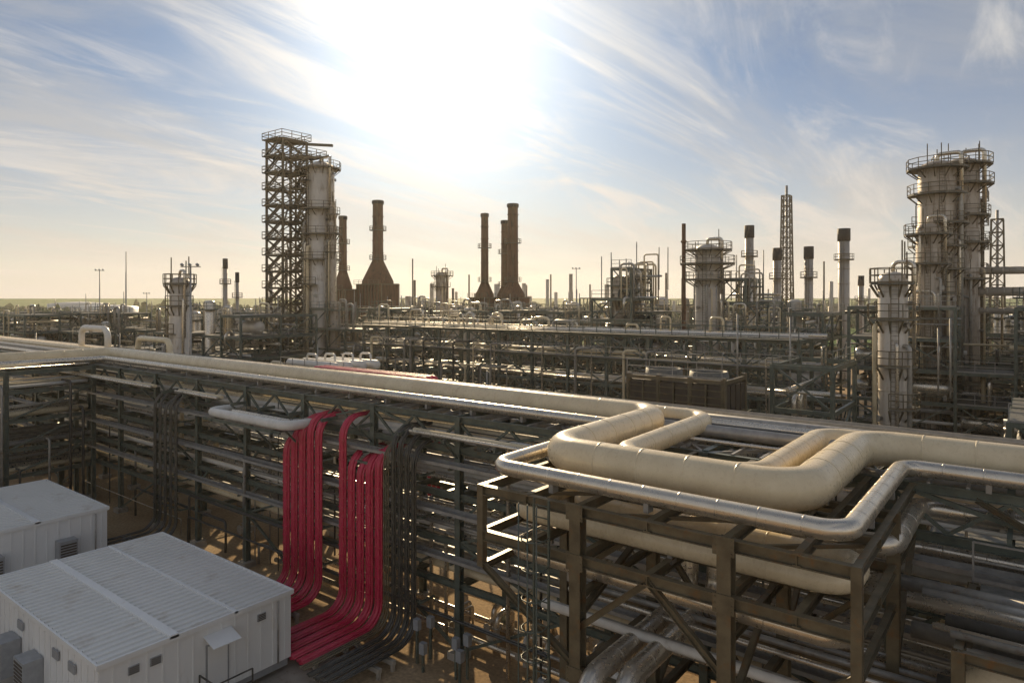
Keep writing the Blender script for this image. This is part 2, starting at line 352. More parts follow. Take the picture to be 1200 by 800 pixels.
# right-hand lower structure ---------------------------------------------
G=Obj('pipe_rack',(4,20,0)); gr=random.Random(21)
rack(G,[-1.4,2.6,6.6,10.6],[18.2,22.6],[3,5.2,7.4,9.0],'brown_steel',True,6,braces=.5,rng=gr,cw=.26)
G.rail((-1.4,22.7,9.15),(10.6,22.7,9.15)); G.box('grating','grating',-1.2,10.4,21.3,22.4,9.2,9.24)
for p,q in (((-1.4,18.2,5.2),(2.6,18.2,9)),((2.6,18.2,9),(6.6,18.2,5.2)),((-1.4,22.6,9.0),(-1.4,18.2,5.2)),((2.6,22.6,9.0),(2.6,18.2,5.2)),((2.6,22.6,9.3),(-1.4,24,11.1)),((6.6,22.6,9.3),(2.6,24,11.1))): G.ibeam('bracing','brown_steel',p,q,.15,.15)
for i in range(5):
    G.bar('cable_tray','galv_steel',(-1.2,22.9+.01*i,4+i*1.15),(11,22.9+.01*i,4+i*1.15),.5,.04)
G.build()

# cable tray bundles ------------------------------------------------------
def bundle(name,m,x0,n,dx,ztops,y=23.2,zb=.7,yend=15,w=.3):
    o=Obj(name,(x0,y,0))
    for i in range(n):
        x=x0+i*dx; zt=ztops[i%len(ztops)]
        pts=[(x,y+2.2,zt),(x,y,zt),(x,y,zb),(x,yend,zb)]
        for s in (-1,1): o.tube('tray_rails',m,[(p[0]+s*w*.4,p[1],p[2]) for p in pts],w*.12,1.1,6,arc=7)
        o.tube('cables',m,pts,w*.24,1.1,8,arc=7)
        z=zb+1.3
        while z<zt-1.1:
            o.bar('rungs',m,(x-w*.45,y-.1,z),(x+w*.45,y-.1,z),.04); z+=.5
    for z in (2.5,4.5,6.5,8.5):
        if z<max(ztops): o.bar('support_struts','green_steel',(x0-.3,y+.2,z),(x0+(n-1)*dx+.3,y+.2,z),.12)
    for x in (x0-.3,x0+(n-1)*dx+.3): 
        for z in (2.5,4.5,6.5,8.5): o.bar('support_struts','green_steel',(x,y+.2,z),(x,24,z),.1)
    for yy in (yend+.6,(y+yend)/2,y-1.6):
        o.bar('ground_sleepers','concrete',(x0-.4,yy,zb-.3),(x0+(n-1)*dx+.4,yy,zb-.3),.2,.2)
        for x in (x0-.3,x0+(n-1)*dx+.3): o.bar('ground_sleepers','concrete',(x,yy,0),(x,yy,zb-.35),.15)
    o.build()
bundle('red_cable_tray_bundle','red_tray',-33.9,5,.74,[9.2,9.8,10.3,10.5,10.5],y=23.0,yend=18.5,w=.56)
bundle('red_cable_tray_bundle','red_tray',-28.9,5,.70,[10.7,9.0,8.8,9.1,9.4],y=23.0,yend=18.4,w=.54)
bundle('black_cable_tray_bundle','black_tray',-24.9,4,.46,[10.6,10.6,10.3,10.0],y=22.9,yend=18,w=.34)
bundle('black_cable_tray_bundle','black_tray',-49.5,5,.75,[10.3,10.3,10.0],y=22.9,yend=19,w=.34)
o=Obj('copper_conduit_bundle',(-25,23,0))
for i in range(3): 
    x=-25.6+i*.16; o.tube('conduits','brown_steel',[(x,25,9.8+.1*i),(x,22.9,9.8+.1*i),(x,22.9,.8),(x,18,.8)],.04,.9,6)
o.build()

# ---------------------------------------------------------------- modular buildings
def building(x0,x1,y0,y1,z0,z1,strips,detail=True):
    o=Obj('modular_equipment_building',((x0+x1)/2,(y0+y1)/2,0)); W='white_panel'
    o.box('skid_base','trim_grey',x0+.1,x1-.1,y0+.1,y1-.1,z0-.35,z0)
    x=x0+.6
    while x<x1:
        for y in (y0+.5,(y0+y1)/2,y1-.5): o.box('piers','concrete',x-.2,x+.2,y-.2,y+.2,0,z0-.35)
        x+=2.6
    o.box('walls',W,x0,x1,y0,y1,z0,z1-.14)
    o.box('eaves','white_panel',x0-.07,x1+.07,y0-.07,y1+.07,z1-.14,z1)
    x=x0+.5
    while x<x1-.2:
        o.box('wall_seams',W,x-.03,x+.03,y0-.032,y0-.002,z0+.05,z1-.16)
        o.box('wall_seams',W,x-.03,x+.03,y1+.002,y1+.032,z0+.05,z1-.16); x+=.6
    y=y0+.5
    while y<y1-.2:
        o.box('wall_seams',W,x1+.002,x1+.03,y-.03,y+.03,z0+.05,z1-.16); y+=.6
    x=x0+.2
    ys=[y0]+[s[0] for s in strips]+[y1]
    while x<x1-.1:
        for a,b in zip(ys[:-1],ys[1:]): o.extr('roof_ribs','roof_panel',[(-.06,0),(.06,0),(.03,.075),(-.03,.075)],(x,a+.04,z1+.02),(x,b-.04,z1+.02),up=(0,0,1))
        x+=.42
    o.box('roof_deck','roof_panel',x0-.04,x1+.04,y0-.04,y1+.04,z1+.003,z1+.025)
    for (y,w,h) in strips: o.box('roof_joint_cap','white_panel',x0-.1,x1+.1,y-w/2,y+w/2,z1+.004,z1+h)
    for (a,b,c,d) in ((x0-.1,x1+.1,y0-.1,y0-.02),(x0-.1,x1+.1,y1+.02,y1+.1),(x0-.1,x0-.02,y0-.02,y1+.02),(x1+.02,x1+.1,y0-.02,y1+.02)):
        o.box('roof_edge_trim','white_panel',a,b,c,d,z1-.1,z1+.09)
    if detail:
        y=14.9
        o.box('door','trim_grey',x1+.003,x1+.04,y-.5,y+.5,z0+.05,z0+2.1)
        o.box('door_leaf','white_panel',x1+.04,x1+.07,y-.42,y+.42,z0+.1,z0+2.03)
        o.extr('door_awning','white_panel',[(0,0),(0,-.04),(.8,-.3),(.8,-.26)],(x1+.02,y-.6,z0+2.5),(x1+.02,y+.6,z0+2.5))
        o.box('door_landing','grating',x1+.05,x1+1.3,y-.8,y+.8,z0-.1,z0-.05)
        for p,q in (((x1+1.3,y-.8),(x1+1.3,y+.8)),((x1+.1,y-.8),(x1+1.3,y-.8))): o.rail((*p,z0-.05),(*q,z0-.05),'dark_pipe')
        for i in range(3): o.box('steps','grating',x1+.2,x1+1.1,y+.85+i*.28,y+1.1+i*.28,z0-.25-i*.2,z0-.21-i*.2)
        for yy in (11.6,12.4,16.9): 
            o.box('wall_vent','trim_grey',x1+.02,x1+.08,yy-.2,yy+.2,z1-.75,z1-.45)
            for i in range(4): o.box('vent_slats','box_dark',x1+.082,x1+.09,yy-.17,yy+.17,z1-.72+i*.07,z1-.69+i*.07)
        for xx in (-29,-30.6,-34.5): o.box('wall_vent','trim_grey',xx-.3,xx+.3,y0-.1,y0-.033,z1-.9,z1-.55)
    for xx in ((x0+x1)/2+.4,(x0+x1)/2-2.2):
        o.box('air_conditioner','trim_grey',xx-.55,xx+.55,y0-.75,y0-.035,z0+.15,z0+1.65)
        for i in range(9): o.box('air_conditioner_louvres','box_dark',xx-.45,xx+.45,y0-.77,y0-.752,z0+.25+i*.15,z0+.33+i*.15)
    if not detail:
        for yy in (12.5,16.2):
            o.box('air_conditioner','trim_grey',x1+.035,x1+.7,yy-.5,yy+.5,z0+.2,z0+1.7); 
            for i in range(8): o.box('air_conditioner_louvres','box_dark',x1+.702,x1+.72,yy-.42,yy+.42,z0+.3+i*.16,z0+.38+i*.16)
    o.tube('roof_conduit','galv_steel',[(x1+.08,y1-.7,z0),(x1+.08,y1-.7,z1-.2)],.04)
    o.build()
building(-39,-26.8,10.4,18.4,.75,3.7,[(13.1,.34,.14),(15.7,.14,.1)])
building(-57,-46.6,7,18.6,.75,3.7,[(10.8,.3,.14),(14.8,.3,.12)],False)
pd=Obj('concrete_pavement',(-40,13,0)); pd.box('slab','concrete',-60,-25,5,20.4,-.05,.12); pd.build()

# manifold on ground
Mf=Obj('valve_manifold',(-19,26,0)); mr_=random.Random(4)
for k in range(16):
    x=-23.5+k*.7; y=mr_.uniform(24.8,29); r=mr_.uniform(.06,.15); h=mr_.uniform(.7,1.8); m_=mr_.choice(['grey_pipe','silver_cladding','white_pipe'])
    Mf.tube('risers',m_,[(x,y+1.2,.1),(x,y+1.2,h),(x,y,h),(x,y,.1)],r,seg=8); Mf.valve(x,y,h*.5,r*1.2)
for y,z in ((25,.5),(27,.4),(28.6,.6)): Mf.tube('header','silver_cladding',[(-38,y,z),(-9,y,z)],.14,seg=10)
for k in range(8):
    x=mr_.uniform(-23,-14);y=mr_.uniform(22,23.6); h=mr_.uniform(.8,1.8)
    Mf.bar('pipe_stanchions','green_steel',(x,y,0),(x,y,h),.1); Mf.box('instrument_boxes','trim_grey',x-.15,x+.15,y-.12,y+.12,h-.2,h+.3)
Mf.build()

# elevated white drums and red header behind the rack
W_=Obj('horizontal_drum',(-50,39,0))
for x in (-55,-50.5,-46):
    for y in (37,41.5): W_.bar('frame','green_steel',(x,y,0),(x,y,10.3),.28)
for z in (4,7.5,10.2):
    for y in (37,41.5): W_.bar('frame','green_steel',(-55,y,z),(-46,y,z),.2,.3)
    for x in (-55,-50.5,-46): W_.bar('frame','green_steel',(x,37,z),(x,41.5,z),.2,.3)
for i,y in enumerate((37.4,38.6,39.8,41.0)):
    W_.drum('drums','white_pipe',(-54.6+i*.5,y,10.95),(-48+i*.4,y,10.95),.42); W_.tube('nozzles','white_pipe',[(-52+i,y,11.2),(-52+i,y,11.9),(-50.6+i,y,11.9),(-50.6+i,y,10.5)],.1)
    for x in (-53,-49.5): W_.box('saddles','galv_steel',x-.1,x+.1,y-.35,y+.35,10.36,10.7)
W_.rail((-55,36.7,10.4),(-46,36.7,10.4)); W_.build()
W_=Obj('red_pipeline',(-40,34,0))
for i in range(3): W_.tube('pipes','red_tray',[(-46,33.6+.45*i,3),(-46,33.6+.45*i,11.4),(-33,33.6+.45*i,11.4),(-33,33.6+.45*i,3)],.13,.5,10)
for x in (-44,-39.5,-35):
    for y in (33.3,34.9): W_.bar('posts','green_steel',(x,y,0),(x,y,11.2),.18)
    W_.bar('posts','green_steel',(x,33.2,11.15),(x,35,11.15),.18)
W_.build()

# ---------------------------------------------------------------- process units
def unit(x0,x1,y0,y1,top,seed,name='process_unit',st='green_steel',dens=1.0,goose=6,vess=2,gr=.22):
    r=random.Random(seed); o=Obj(name,((x0+x1)/2,(y0+y1)/2,0))
    nx=max(2,round((x1-x0)/4.6)); ny=max(1,round((y1-y0)/5)); nl=max(2,round(top/3.0))
    xs=[x0+(x1-x0)*i/nx for i in range(nx+1)]; ys=[y0+(y1-y0)*i/ny for i in range(ny+1)]
    hts={}
    for i in range(nx):
        base=r.choice([nl,nl,nl-1,nl-1,nl-2 if nl>3 else nl]); 
        for j in range(ny): hts[i,j]=max(1,base+(r.choice([0,0,-1])))
    dz=top/nl
    def hcol(i,j): return max([hts.get((a,b),0) for a in(i-1,i) for b in(j-1,j)])
    for i,x in enumerate(xs):
        for j,y in enumerate(ys): o.bar('columns',st,(x,y,0),(x,y,hcol(i,j)*dz),.28)
    for (i,j),h in hts.items():
        a,b,c,d=xs[i],xs[i+1],ys[j],ys[j+1]
        for k in range(1,h+1):
            z=k*dz
            o.bar('beams',st,(a,c,z-.15),(b,c,z-.15),.2,.3);o.bar('beams',st,(a,d,z-.15),(b,d,z-.15),.2,.3)
            o.bar('beams',st,(a,c,z-.16),(a,d,z-.16),.2,.3);o.bar('beams',st,(b,c,z-.16),(b,d,z-.16),.2,.3)
            if r.random()<.6: o.box('deck_grating','grating',a,b,c,d,z+.02,z+.06)
            if r.random()<.6: o.bar('bracing',st,(a,c,z-dz),(b,c,z),.14)
            if r.random()<.5: o.bar('bracing',st,(b,c,z-dz),(a,c,z),.14)
            if r.random()<.4: o.bar('bracing',st,(b,c,z-dz),(b,d,z),.14)
            if r.random()<.6: o.rail((a,c,z),(b,c,z),r.choice(['galv_steel',st]),t=.06)
            if r.random()<.4: o.rail((b,c,z),(b,d,z),st,t=.06)
            for q in range(int(3*dens)):
                rr=r.uniform(.06,.24); yy=r.uniform(c+.2,d-.2); mm=r.choice(['silver_cladding','silver_cladding','grey_pipe','cream_cladding','white_pipe','dark_pipe','grey_pipe'])
                L=r.choice([1,1,2]); xe=min(x1,b+(L-1)*4.6)
                zz=z-dz+r.uniform(.3,dz-.5)
                t=r.random()
                if t<.5: o.tube('process_pipes',mm,[(a-.5,yy,zz),(xe+.4,yy,zz)],rr,seg=8)
                elif t<.8: xm=r.uniform(a+.3,b-.3); o.tube('process_pipes',mm,[(xm,yy,max(.2,zz-dz*.4)),(xm,yy,zz+dz*.6),(xm,yy-1.2,zz+dz*.6),(xm,yy-1.2,max(.1,zz-.2*dz))],rr*.8,seg=8,arc=3)
                else: xm=r.uniform(a+.3,b-.3); o.tube('process_pipes',mm,[(xm,c-.4,zz),(xm,d+.4,zz)],rr,seg=8)
            if r.random()<.16*dens:
                R=r.uniform(.5,.9); zc=z-dz+R+.35; xm=(a+b)/2
                o.drum('heat_exchangers',r.choice(['silver_cladding','vessel_shell','vessel_old','white_pipe']),(a+.5,(c+d)/2,zc),(b-.5,(c+d)/2,zc),R)
                for xx in (a+1,b-1): o.box('saddles','concrete',xx-.15,xx+.15,(c+d)/2-R*.7,(c+d)/2+R*.7,z-dz+.06,zc-R*.5)
            if r.random()<.03: o.lathe('flood_lamps','amber_lamp',r.uniform(a,b),c-.25,[(.03,z-.6),(.1,z-.52),(.1,z-.44),(.03,z-.38)],6)
    for g in range(goose):
        x=r.uniform(x0+1,x1-2);y=r.uniform(y0,y1); h=top+r.uniform(.5,2.0); w=r.uniform(.8,2.5); rr=r.uniform(.08,gr)
        o.tube('overhead_lines',r.choice(['silver_cladding','grey_pipe','cream_cladding']),[(x,y,top-4),(x,y,h),(x+w,y,h),(x+w,y,top-5)],rr,seg=8)
    for g in range(goose//2+2):
        x=r.uniform(x0,x1);y=r.uniform(y0,y1); o.tube('vents','grey_pipe',[(x,y,top-3),(x,y,top+r.uniform(1.0,4))],.07,seg=6)
    for g in range(vess):
        x=r.uniform(x0+1.5,x1-1.5);y=r.uniform(y0+1,y1-1);R=r.uniform(.6,1.1);h=top+r.uniform(-2,2)
        o.lathe('vertical_vessels',r.choice(['vessel_shell','vessel_old','silver_cladding']),x,y,[(R,0),(R,h),(R*.87,h+R*.3),(R*.5,h+R*.5),(.05,h+R*.56)],16)
        for a in range(8):
            t0,t1=a*math.pi/4,(a+1)*math.pi/4; q=R+.8
            o.rail((x+q*math.cos(t0),y+q*math.sin(t0),h-1),(x+q*math.cos(t1),y+q*math.sin(t1),h-1),'green_steel',t=.06)
        o.lathe('vessel_platform','grating',x,y,[(R,h-1.05),(R+.85,h-1.05),(R+.85,h-.98),(R,h-.98)],8)
    return o.build()

# second (green) rack
R2=Obj('pipe_rack',(-43,62,0)); r2=random.Random(9)
rack(R2,[-71+4.6*i for i in range(13)],[60,64,69],[3,5.6,8.2,10.8,13.2],'green_steel',False,7,braces=.95,rng=r2,cw=.3,pr=(.06,.22))
for i in range(12):
    for (z0,z1) in ((10.95,13.05),(5.75,8.05)):
        a=-71+4.6*i; R2.bar('truss_web','green_steel',(a,59.95,z0),(a+2.3,59.95,z1),.12); R2.bar('truss_web','green_steel',(a+2.3,59.95,z1),(a+4.6,59.95,z0),.12)
R2.rail((-71,59.9,13.35),(-15.8,59.9,13.35),'green_steel',t=.07); R2.rail((-71,69.1,13.35),(-15.8,69.1,13.35),'green_steel',t=.07)
R2.rail((-71,59.8,10.95),(-15.8,59.8,10.95),'galv_steel',t=.06)
R2.box('walkway','grating',-71,-15.8,59.2,60.2,13.36,13.4); R2.box('walkway','grating',-71,-15.8,59.2,60.1,10.96,11.0)
for k in range(46):
    x=r2.uniform(-70,-17);z=r2.choice([3,5.6,8.2,10.8]);w=r2.uniform(.5,2.5)
    R2.tube('drops',r2.choice(['silver_cladding','grey_pipe','cream_cladding','dark_pipe']),[(x,59.6,.3),(x,59.6,z+1),(x+w,59.6,z+1),(x+w,61,z+1)],r2.uniform(.05,.16),seg=7,arc=3)
for k in range(18):
    x=r2.uniform(-70,-20);w=r2.uniform(1,3);h=14.2+r2.uniform(0,1.2)
    R2.tube('top_loops',r2.choice(['silver_cladding','grey_pipe','cream_cladding']),[(x,63,13),(x,63,h),(x+w,63,h),(x+w,63,13)],r2.uniform(.08,.2),seg=7,arc=3)
R2.build()

unit(-72,-57,37,50,8.2,31,vess=0,goose=2); unit(-42,-24,40,52,6.4,32,vess=0,goose=2,st='brown_steel'); unit(-100,-76,35,46,8.5,33,vess=1)
unit(-23,-11,50,57,12.2,34,goose=0,vess=0,gr=.14); unit(-6,8,50,62,12.8,35,goose=0,vess=0,gr=.14); unit(-9,10,36,46,8,36,goose=0,vess=0,st='brown_steel')
unit(-118,-84,50,62,14.5,37,vess=3,goose=10); unit(-95,-74,66,80,15.2,38,goose=8); unit(-160,-122,40,60,14,39,vess=4,goose=10)
unit(-78,-44,82,96,14.8,40,goose=12,vess=2); unit(-42,-20,86,100,15,41,goose=8); unit(-16,8,80,98,16,42,goose=6,vess=2); unit(-10,20,110,125,15,43,vess=3)
unit(-130,-100,66,80,13.5,44,vess=3); unit(-120,-90,96,110,14,45,vess=2,goose=8); unit(-60,-30,112,126,15,46,vess=3,goose=8); unit(-190,-165,55,80,13,47,vess=3)
unit(-125,-82,120,134,14.5,48,vess=1,goose=6); unit(0,26,64,76,14,49,goose=5,vess=1); unit(-200,-160,90,112,13,50); unit(-110,-80,22,34,9,51,vess=1,goose=4)
unit(-150,-112,14,30,11,52,vess=2,goose=6)

# fin-fan cooler box
C=Obj('air_cooler_unit',(-19,47,0))
x0,x1,y0,y1=-23.5,-16.5,44.5,48.5
for x in (x0,x0+2.33,x0+4.67,x1):
    for y in (y0,y1): C.bar('legs','brown_steel',(x,y,0),(x,y,11.6),.3)
for x in range(6):
    xx=x0+.12+x*1.17
    C.box('louvre_panels','box_dark',xx,xx+.98,y0-.1,y0-.02,6.9,11.0)
for k in range(9): C.box('louvre_blades','brown_steel',x0,x1,y0-.2,y0-.11,7.0+k*.46,7.07+k*.46)
for x in range(7): C.bar('panel_posts','brown_steel',(x0+.02+x*1.16,y0-.16,6.8),(x0+.02+x*1.16,y0-.16,11.1),.12)
for k in range(4): C.box('side_panels','box_dark',x1+.02,x1+.1,y0+.1+k*1,y0+.9+k*1,6.9,11.0)
C.box('plenum','box_dark',x0+.1,x1-.1,y0+.1,y1-.1,6.8,11.1)
for z in (6.7,9.0,11.3):
    C.bar('frame','brown_steel',(x0,y0-.05,z),(x1,y0-.05,z),.25);C.bar('frame','brown_steel',(x1+.05,y0,z),(x1+.05,y1,z),.25)
for x in (x0+1.8,x0+5.2): C.lathe('fan_ring','grating',x,46.5,[(1.4,11.1),(1.3,11.8),(1.2,11.8),(1.2,11.3),(.1,11.3)],18)
C.rail((x0,y0-.3,11.5),(x1,y0-.3,11.5)); C.build()

# ---------------------------------------------------------------- vessels & stacks
def tower_col(x,y,r,z1,plats,name='distillation_column',m='vessel_shell',seed=1,seg=24,pipes=3):
    g=random.Random(seed); o=Obj(name,(x,y,0)); rt=r
    prof=[(r*1.05,0),(r*1.05,1.5),(r,1.6),(r,z1),(rt*.88,z1+rt*.3),(rt*.5,z1+rt*.5),(.08,z1+rt*.56)]
    o.lathe('shell',m,x,y,prof,seg)
    z=3
    while z<z1: o.lathe('cladding_bands',m,x,y,[(rt,z-.05),(rt*1.02,z-.04),(rt*1.02,z+.04),(rt,z+.05)],seg); z+=2.4
    for (z,w,a0,a1) in plats:
        k=max(3,int((a1-a0)/30))
        for i in range(k):
            t0=math.radians(a0+(a1-a0)*i/k);t1=math.radians(a0+(a1-a0)*(i+1)/k); P=o.part('platforms','grating'); b=len(P['v'])
            ri,ro=rt*1.0,rt+w
            for zz in (z-.08,z):
                for (q,t) in ((ri,t0),(ro,t0),(ro,t1),(ri,t1)): P['v'].append((x+q*math.cos(t),y+q*math.sin(t),zz))
            P['f']+=[tuple(b+c for c in f) for f in ((3,2,1,0),(4,5,6,7),(0,1,5,4),(1,2,6,5),(2,3,7,6),(3,0,4,7))]
            o.rail((x+ro*math.cos(t0),y+ro*math.sin(t0),z),(x+ro*math.cos(t1),y+ro*math.sin(t1),z),'brown_steel',t=.07,step=1.1)
            o.bar('brackets','brown_steel',(x+ri*math.cos(t0),y+ri*math.sin(t0),z-1),(x+ro*math.cos(t0),y+ro*math.sin(t0),z-.1),.1)
    for k in range(pipes):
        th=math.radians(g.uniform(-150,20)); q=rt+.45; px,py=x+q*math.cos(th),y+q*math.sin(th); zt=g.uniform(.6,1)*z1
        o.tube('downcomers',g.choice(['silver_cladding','grey_pipe','cream_cladding']),[(px,py,2),(px,py,zt),(x,y,zt)],g.uniform(.1,.1+.08*r),.3,8)
    th=math.radians(g.uniform(-120,-60)); q=rt+.3
    o.ladder(x+q*math.cos(th),y+q*math.sin(th),3,z1,'brown_steel')
    o.tube('overhead_nozzle','silver_cladding',[(x,y,z1),(x,y,z1+rt*.56+.7),(x+rt+.4,y-.2,z1+rt*.56+.7),(x+rt+.4,y-.2,z1-6)],min(.22,rt*.14),.4,8)
    for k in range(4): 
        th=g.uniform(0,6.28); o.bar('vent_posts','brown_steel',(x+rt*math.cos(th),y+rt*math.sin(th),z1),(x+rt*math.cos(th),y+rt*math.sin(th),z1+g.uniform(1.2,3.0)),.09)
    for k in range(int(z1/4)):
        th=math.radians(g.uniform(-170,30)); zz=g.uniform(z1*.3,z1-.8); c,s_=math.cos(th),math.sin(th)
        o.rings('nozzles','grey_pipe',[V((x+q*c,y+q*s_,zz)) for q in (rt*.9,rt+.3,rt+.31,rt+.42)],[.16,.16,.26,.26],8)
    return o.build()
def rp(zs,w,g):
    return [(z,w*g.uniform(.8,1.2),a,a+g.choice([120,180,240])) for z in zs for a in [g.choice([-170,-120,-200,-90])]]
g0=random.Random(77)
X,Y=at(-30.8,110); tower_col(X,Y,2.15,37.5,[(37.6,1.0,-180,180)]+rp([35.5,31,27,23,19],1.2,g0),seed=2,pipes=5)
X,Y=at(-28.4,108); tower_col(X,Y,.6,31,rp([30,27,24],.7,g0),seed=3,m='vessel_old')
X,Y=at(-36.5,75); tower_col(X,Y,1.05,18.6,[(18.4,.6,-180,180)]+rp([16,13],.6,g0),seed=4)
X,Y=at(-17.4,170); tower_col(X,Y,1.6,22.5,[(22.3,1.2,-180,180),(19.5,1.2,-180,0)],seed=5,m='vessel_old')
X,Y=at(46.7,75); tower_col(X,Y,1.85,30.9,[(31.0,1.1,-180,180),(28.2,1.0,-200,0)]+rp([25,22.5,20,17.5],1.1,g0),seed=6,pipes=5,m='vessel_old')
X,Y=at(50.4,76.5); tower_col(X,Y,1.7,31.6,[(31.7,1.2,-180,180),(29.5,1.3,-120,60)]+rp([26,23,19],1.1,g0),seed=7,pipes=4,m='vessel_old')
X,Y=at(44.2,72.5); tower_col(X,Y,1.15,24.2,[(23.6,1.1,-180,180),(20.5,1.0,-180,30)],seed=8,pipes=3,m='vessel_old')
X,Y=at(27.9,50); tower_col(X,Y,.98,18.3,[(18.0,.55,-180,180),(15.4,.7,-180,0)]+rp([12,9],.7,g0),seed=9,pipes=3)
X,Y=at(27.2,95); tower_col(X,Y,1.7,23.4,[(23.5,1.6,-180,180),(21.6,2.0,-180,180),(19.4,1.4,-180,180)],name='reactor_vessel',seed=10,m='vessel_shell',pipes=6)
X,Y=at(23.9,95); o=Obj('vent_stack',(X,Y,0)); o.tube('shaft','rust_stack',[(X,Y,0),(X,Y,27.2)],.28,seg=10); o.lathe('collar','rust_stack',X,Y,[(.28,24.5),(.42,24.6),(.42,24.8),(.28,24.9)],10); o.build()
for (e,n,top) in ((15,93,19.6),(18,95,21.0),(33.5,95,19.5)):
    X,Y=at(e,n); unit(X-3,X+3,Y-3,Y+3,top,int(e*3),vess=1,goose=4,st='green_steel',gr=.16)

def stack(e,n,r,top,zc,rb,zb,box=None,m='rust_stack',cap=True,name='chimney_stack'):
    X,Y=at(e,n); o=Obj(name,(X,Y,0))
    o.lathe('shaft',m,X,Y,[(rb,zb),(rb,zb+.6),(r*1.06,zc),(r,zc+.5),(r*.94,top-.6)],20)
    o.lathe('rim','stack_cap' if cap else m,X,Y,[(r*1.1,top-.9),(r*1.12,top-.2),(r*1.0,top),(r*.85,top),(r*.85,top-.6)],20)
    z=zc+2
    while z<top-2: o.lathe('stiffener_rings',m,X,Y,[(r,z-.08),(r*1.09,z-.06),(r*1.09,z+.06),(r,z+.08)],20); z+=3
    for z in (zc+.3,(zc+top)/2):
        o.lathe('platform','grating',X,Y,[(r*.95,z),(r+.75,z),(r+.75,z+.08),(r,z+.08)],16)
        for a in range(10):
            t0,t1=a*.6283,(a+1)*.6283; q=r+.72
            o.rail((X+q*math.cos(t0),Y+q*math.sin(t0),z),(X+q*math.cos(t1),Y+q*math.sin(t1),z),'brown_steel',t=.07)
    o.ladder(X+.7*r,Y-r*.9,zb,top,'brown_steel')
    if box:
        w,h=box; o.box('furnace_box',m,X-w,X+w,Y-w*.6,Y+w*.6,0,zb)
        k=-w
        while k<=w: o.bar('buckstays','brown_steel',(X+k,Y-w*.6-.12,0),(X+k,Y-w*.6-.12,zb),.25); k+=w/4
        for z in (h*.3,h*.6,zb-.2): 
            o.bar('buckstays','brown_steel',(X-w,Y-w*.6-.25,z),(X+w,Y-w*.6-.25,z),.25); o.rail((X-w,Y-w*.6-1,z),(X+w,Y-w*.6-1,z),'brown_steel',t=.07)
            o.bar('buckstays','brown_steel',(X+w+.15,Y-w*.6,z),(X+w+.15,Y+w*.6,z),.25)
    o.build()
stack(-33.4,170,1.35,41,26,3.9,20.3,(4.6,18)); stack(-42.6,172,1.0,37.4,23.4,2.3,19,(4,16))
stack(-6.8,170,.95,37.8,20.5,2.3,17,(3.2,14)); stack(.2,170,1.35,40.2,20.5,3.0,17,(3.6,14)); stack(-1.8,174,1.0,36.5,19.5,2,17,(3,14))
def flue(e,n,r,top):
    X,Y=at(e,n); o=Obj('exhaust_stack',(X,Y,0)); o.lathe('shaft','stack_grey',X,Y,[(r*1.25,0),(r*1.25,9),(r,12),(r,top-2.4)],18)
    o.lathe('dark_tip','stack_cap',X,Y,[(r*1.0,top-2.4),(r*1.16,top-2.3),(r*1.16,top),(r*.95,top),(r*.95,top-.5)],18)
    z=14
    while z<top-3: o.lathe('flange_rings','stack_grey',X,Y,[(r,z-.07),(r*1.1,z-.05),(r*1.1,z+.05),(r,z+.07)],18); z+=2.8
    o.ladder(X,Y-r-.15,2,top-2,'brown_steel')
    o.lathe('platform','grating',X,Y,[(r*.95,top-6),(r+.8,top-6),(r+.8,top-5.9),(r,top-5.9)],14)
    for a in range(8):
        t0,t1=a*math.pi/4,(a+1)*math.pi/4; q=r+.75; o.rail((X+q*math.cos(t0),Y+q*math.sin(t0),top-5.9),(X+q*math.cos(t1),Y+q*math.sin(t1),top-5.9),'brown_steel',t=.07)
    o.build()
for a in ((45.2,130,.78,30.6),(50.9,131,.75,26.4),(56.5,130,.78,26.6),(63.2,130,1.0,30),(81.8,160,.6,22),(-67.2,160,.5,26),(-64.4,160,.4,22.8),(-60,170,.4,23)): flue(*a)

def lattice(e,n,w0,w1,z1,bay,name='lattice_tower',decks=False,leg=.22,st='brown_steel',z0=0):
    X,Y=at(e,n); o=Obj(name,(X,Y,0)); k=int((z1-z0)/bay); g=random.Random(int(n))
    def c(i,s): w=w0+(w1-w0)*i/k; return V((X+s[0]*w/2,Y+s[1]*w/2,z0+(z1-z0)*i/k))
    S=[(-1,-1),(1,-1),(1,1),(-1,1)]
    for s in S: o.bar('legs',st,c(0,s),c(k,s),leg)
    for i in range(k):
        for j in range(4):
            a,b=S[j],S[(j+1)%4]
            o.bar('bracing',st,c(i,a),c(i+1,b),leg*.5); o.bar('bracing',st,c(i,b),c(i+1,a),leg*.5); o.bar('girts',st,c(i+1,a),c(i+1,b),leg*.7)
        if decks:
            z=c(i+1,S[0]).z; w=w0/2
            o.box('decks','grating',X-w-.5,X+w*g.uniform(-.1,1),Y-w-.5,Y+w,z+.02,z+.08)
            for j in range(4):
                a,b=S[j],S[(j+1)%4]; o.rail((X+a[0]*(w+.5),Y+a[1]*(w+.5),z+.08),(X+b[0]*(w+.5),Y+b[1]*(w+.5),z+.08),st,t=.08)
            o.bar('stair',st,(X-w,Y-w-.4,z-bay),(X+w,Y-w-.4,z),.35,.12)
            o.tube('riser_pipe',g.choice(['grey_pipe','silver_cladding']),[(X+g.uniform(-w,w),Y+g.uniform(-w,w),z-bay),(X+g.uniform(-w,w)*.2,Y,z)],.15,seg=6)
    return o
o=lattice(-36.3,110,4.4,4.4,42,2.6,decks=True,leg=.3)
X,Y=at(-36.3,110); 
o.bar('gantry','brown_steel',(X-2.2,Y,42.1),(X+6.5,Y+4,41.2),.4); o.bar('gantry','brown_steel',(X-2.2,Y-1,39.2),(X+6.5,Y+3,39.2),.3); o.build()
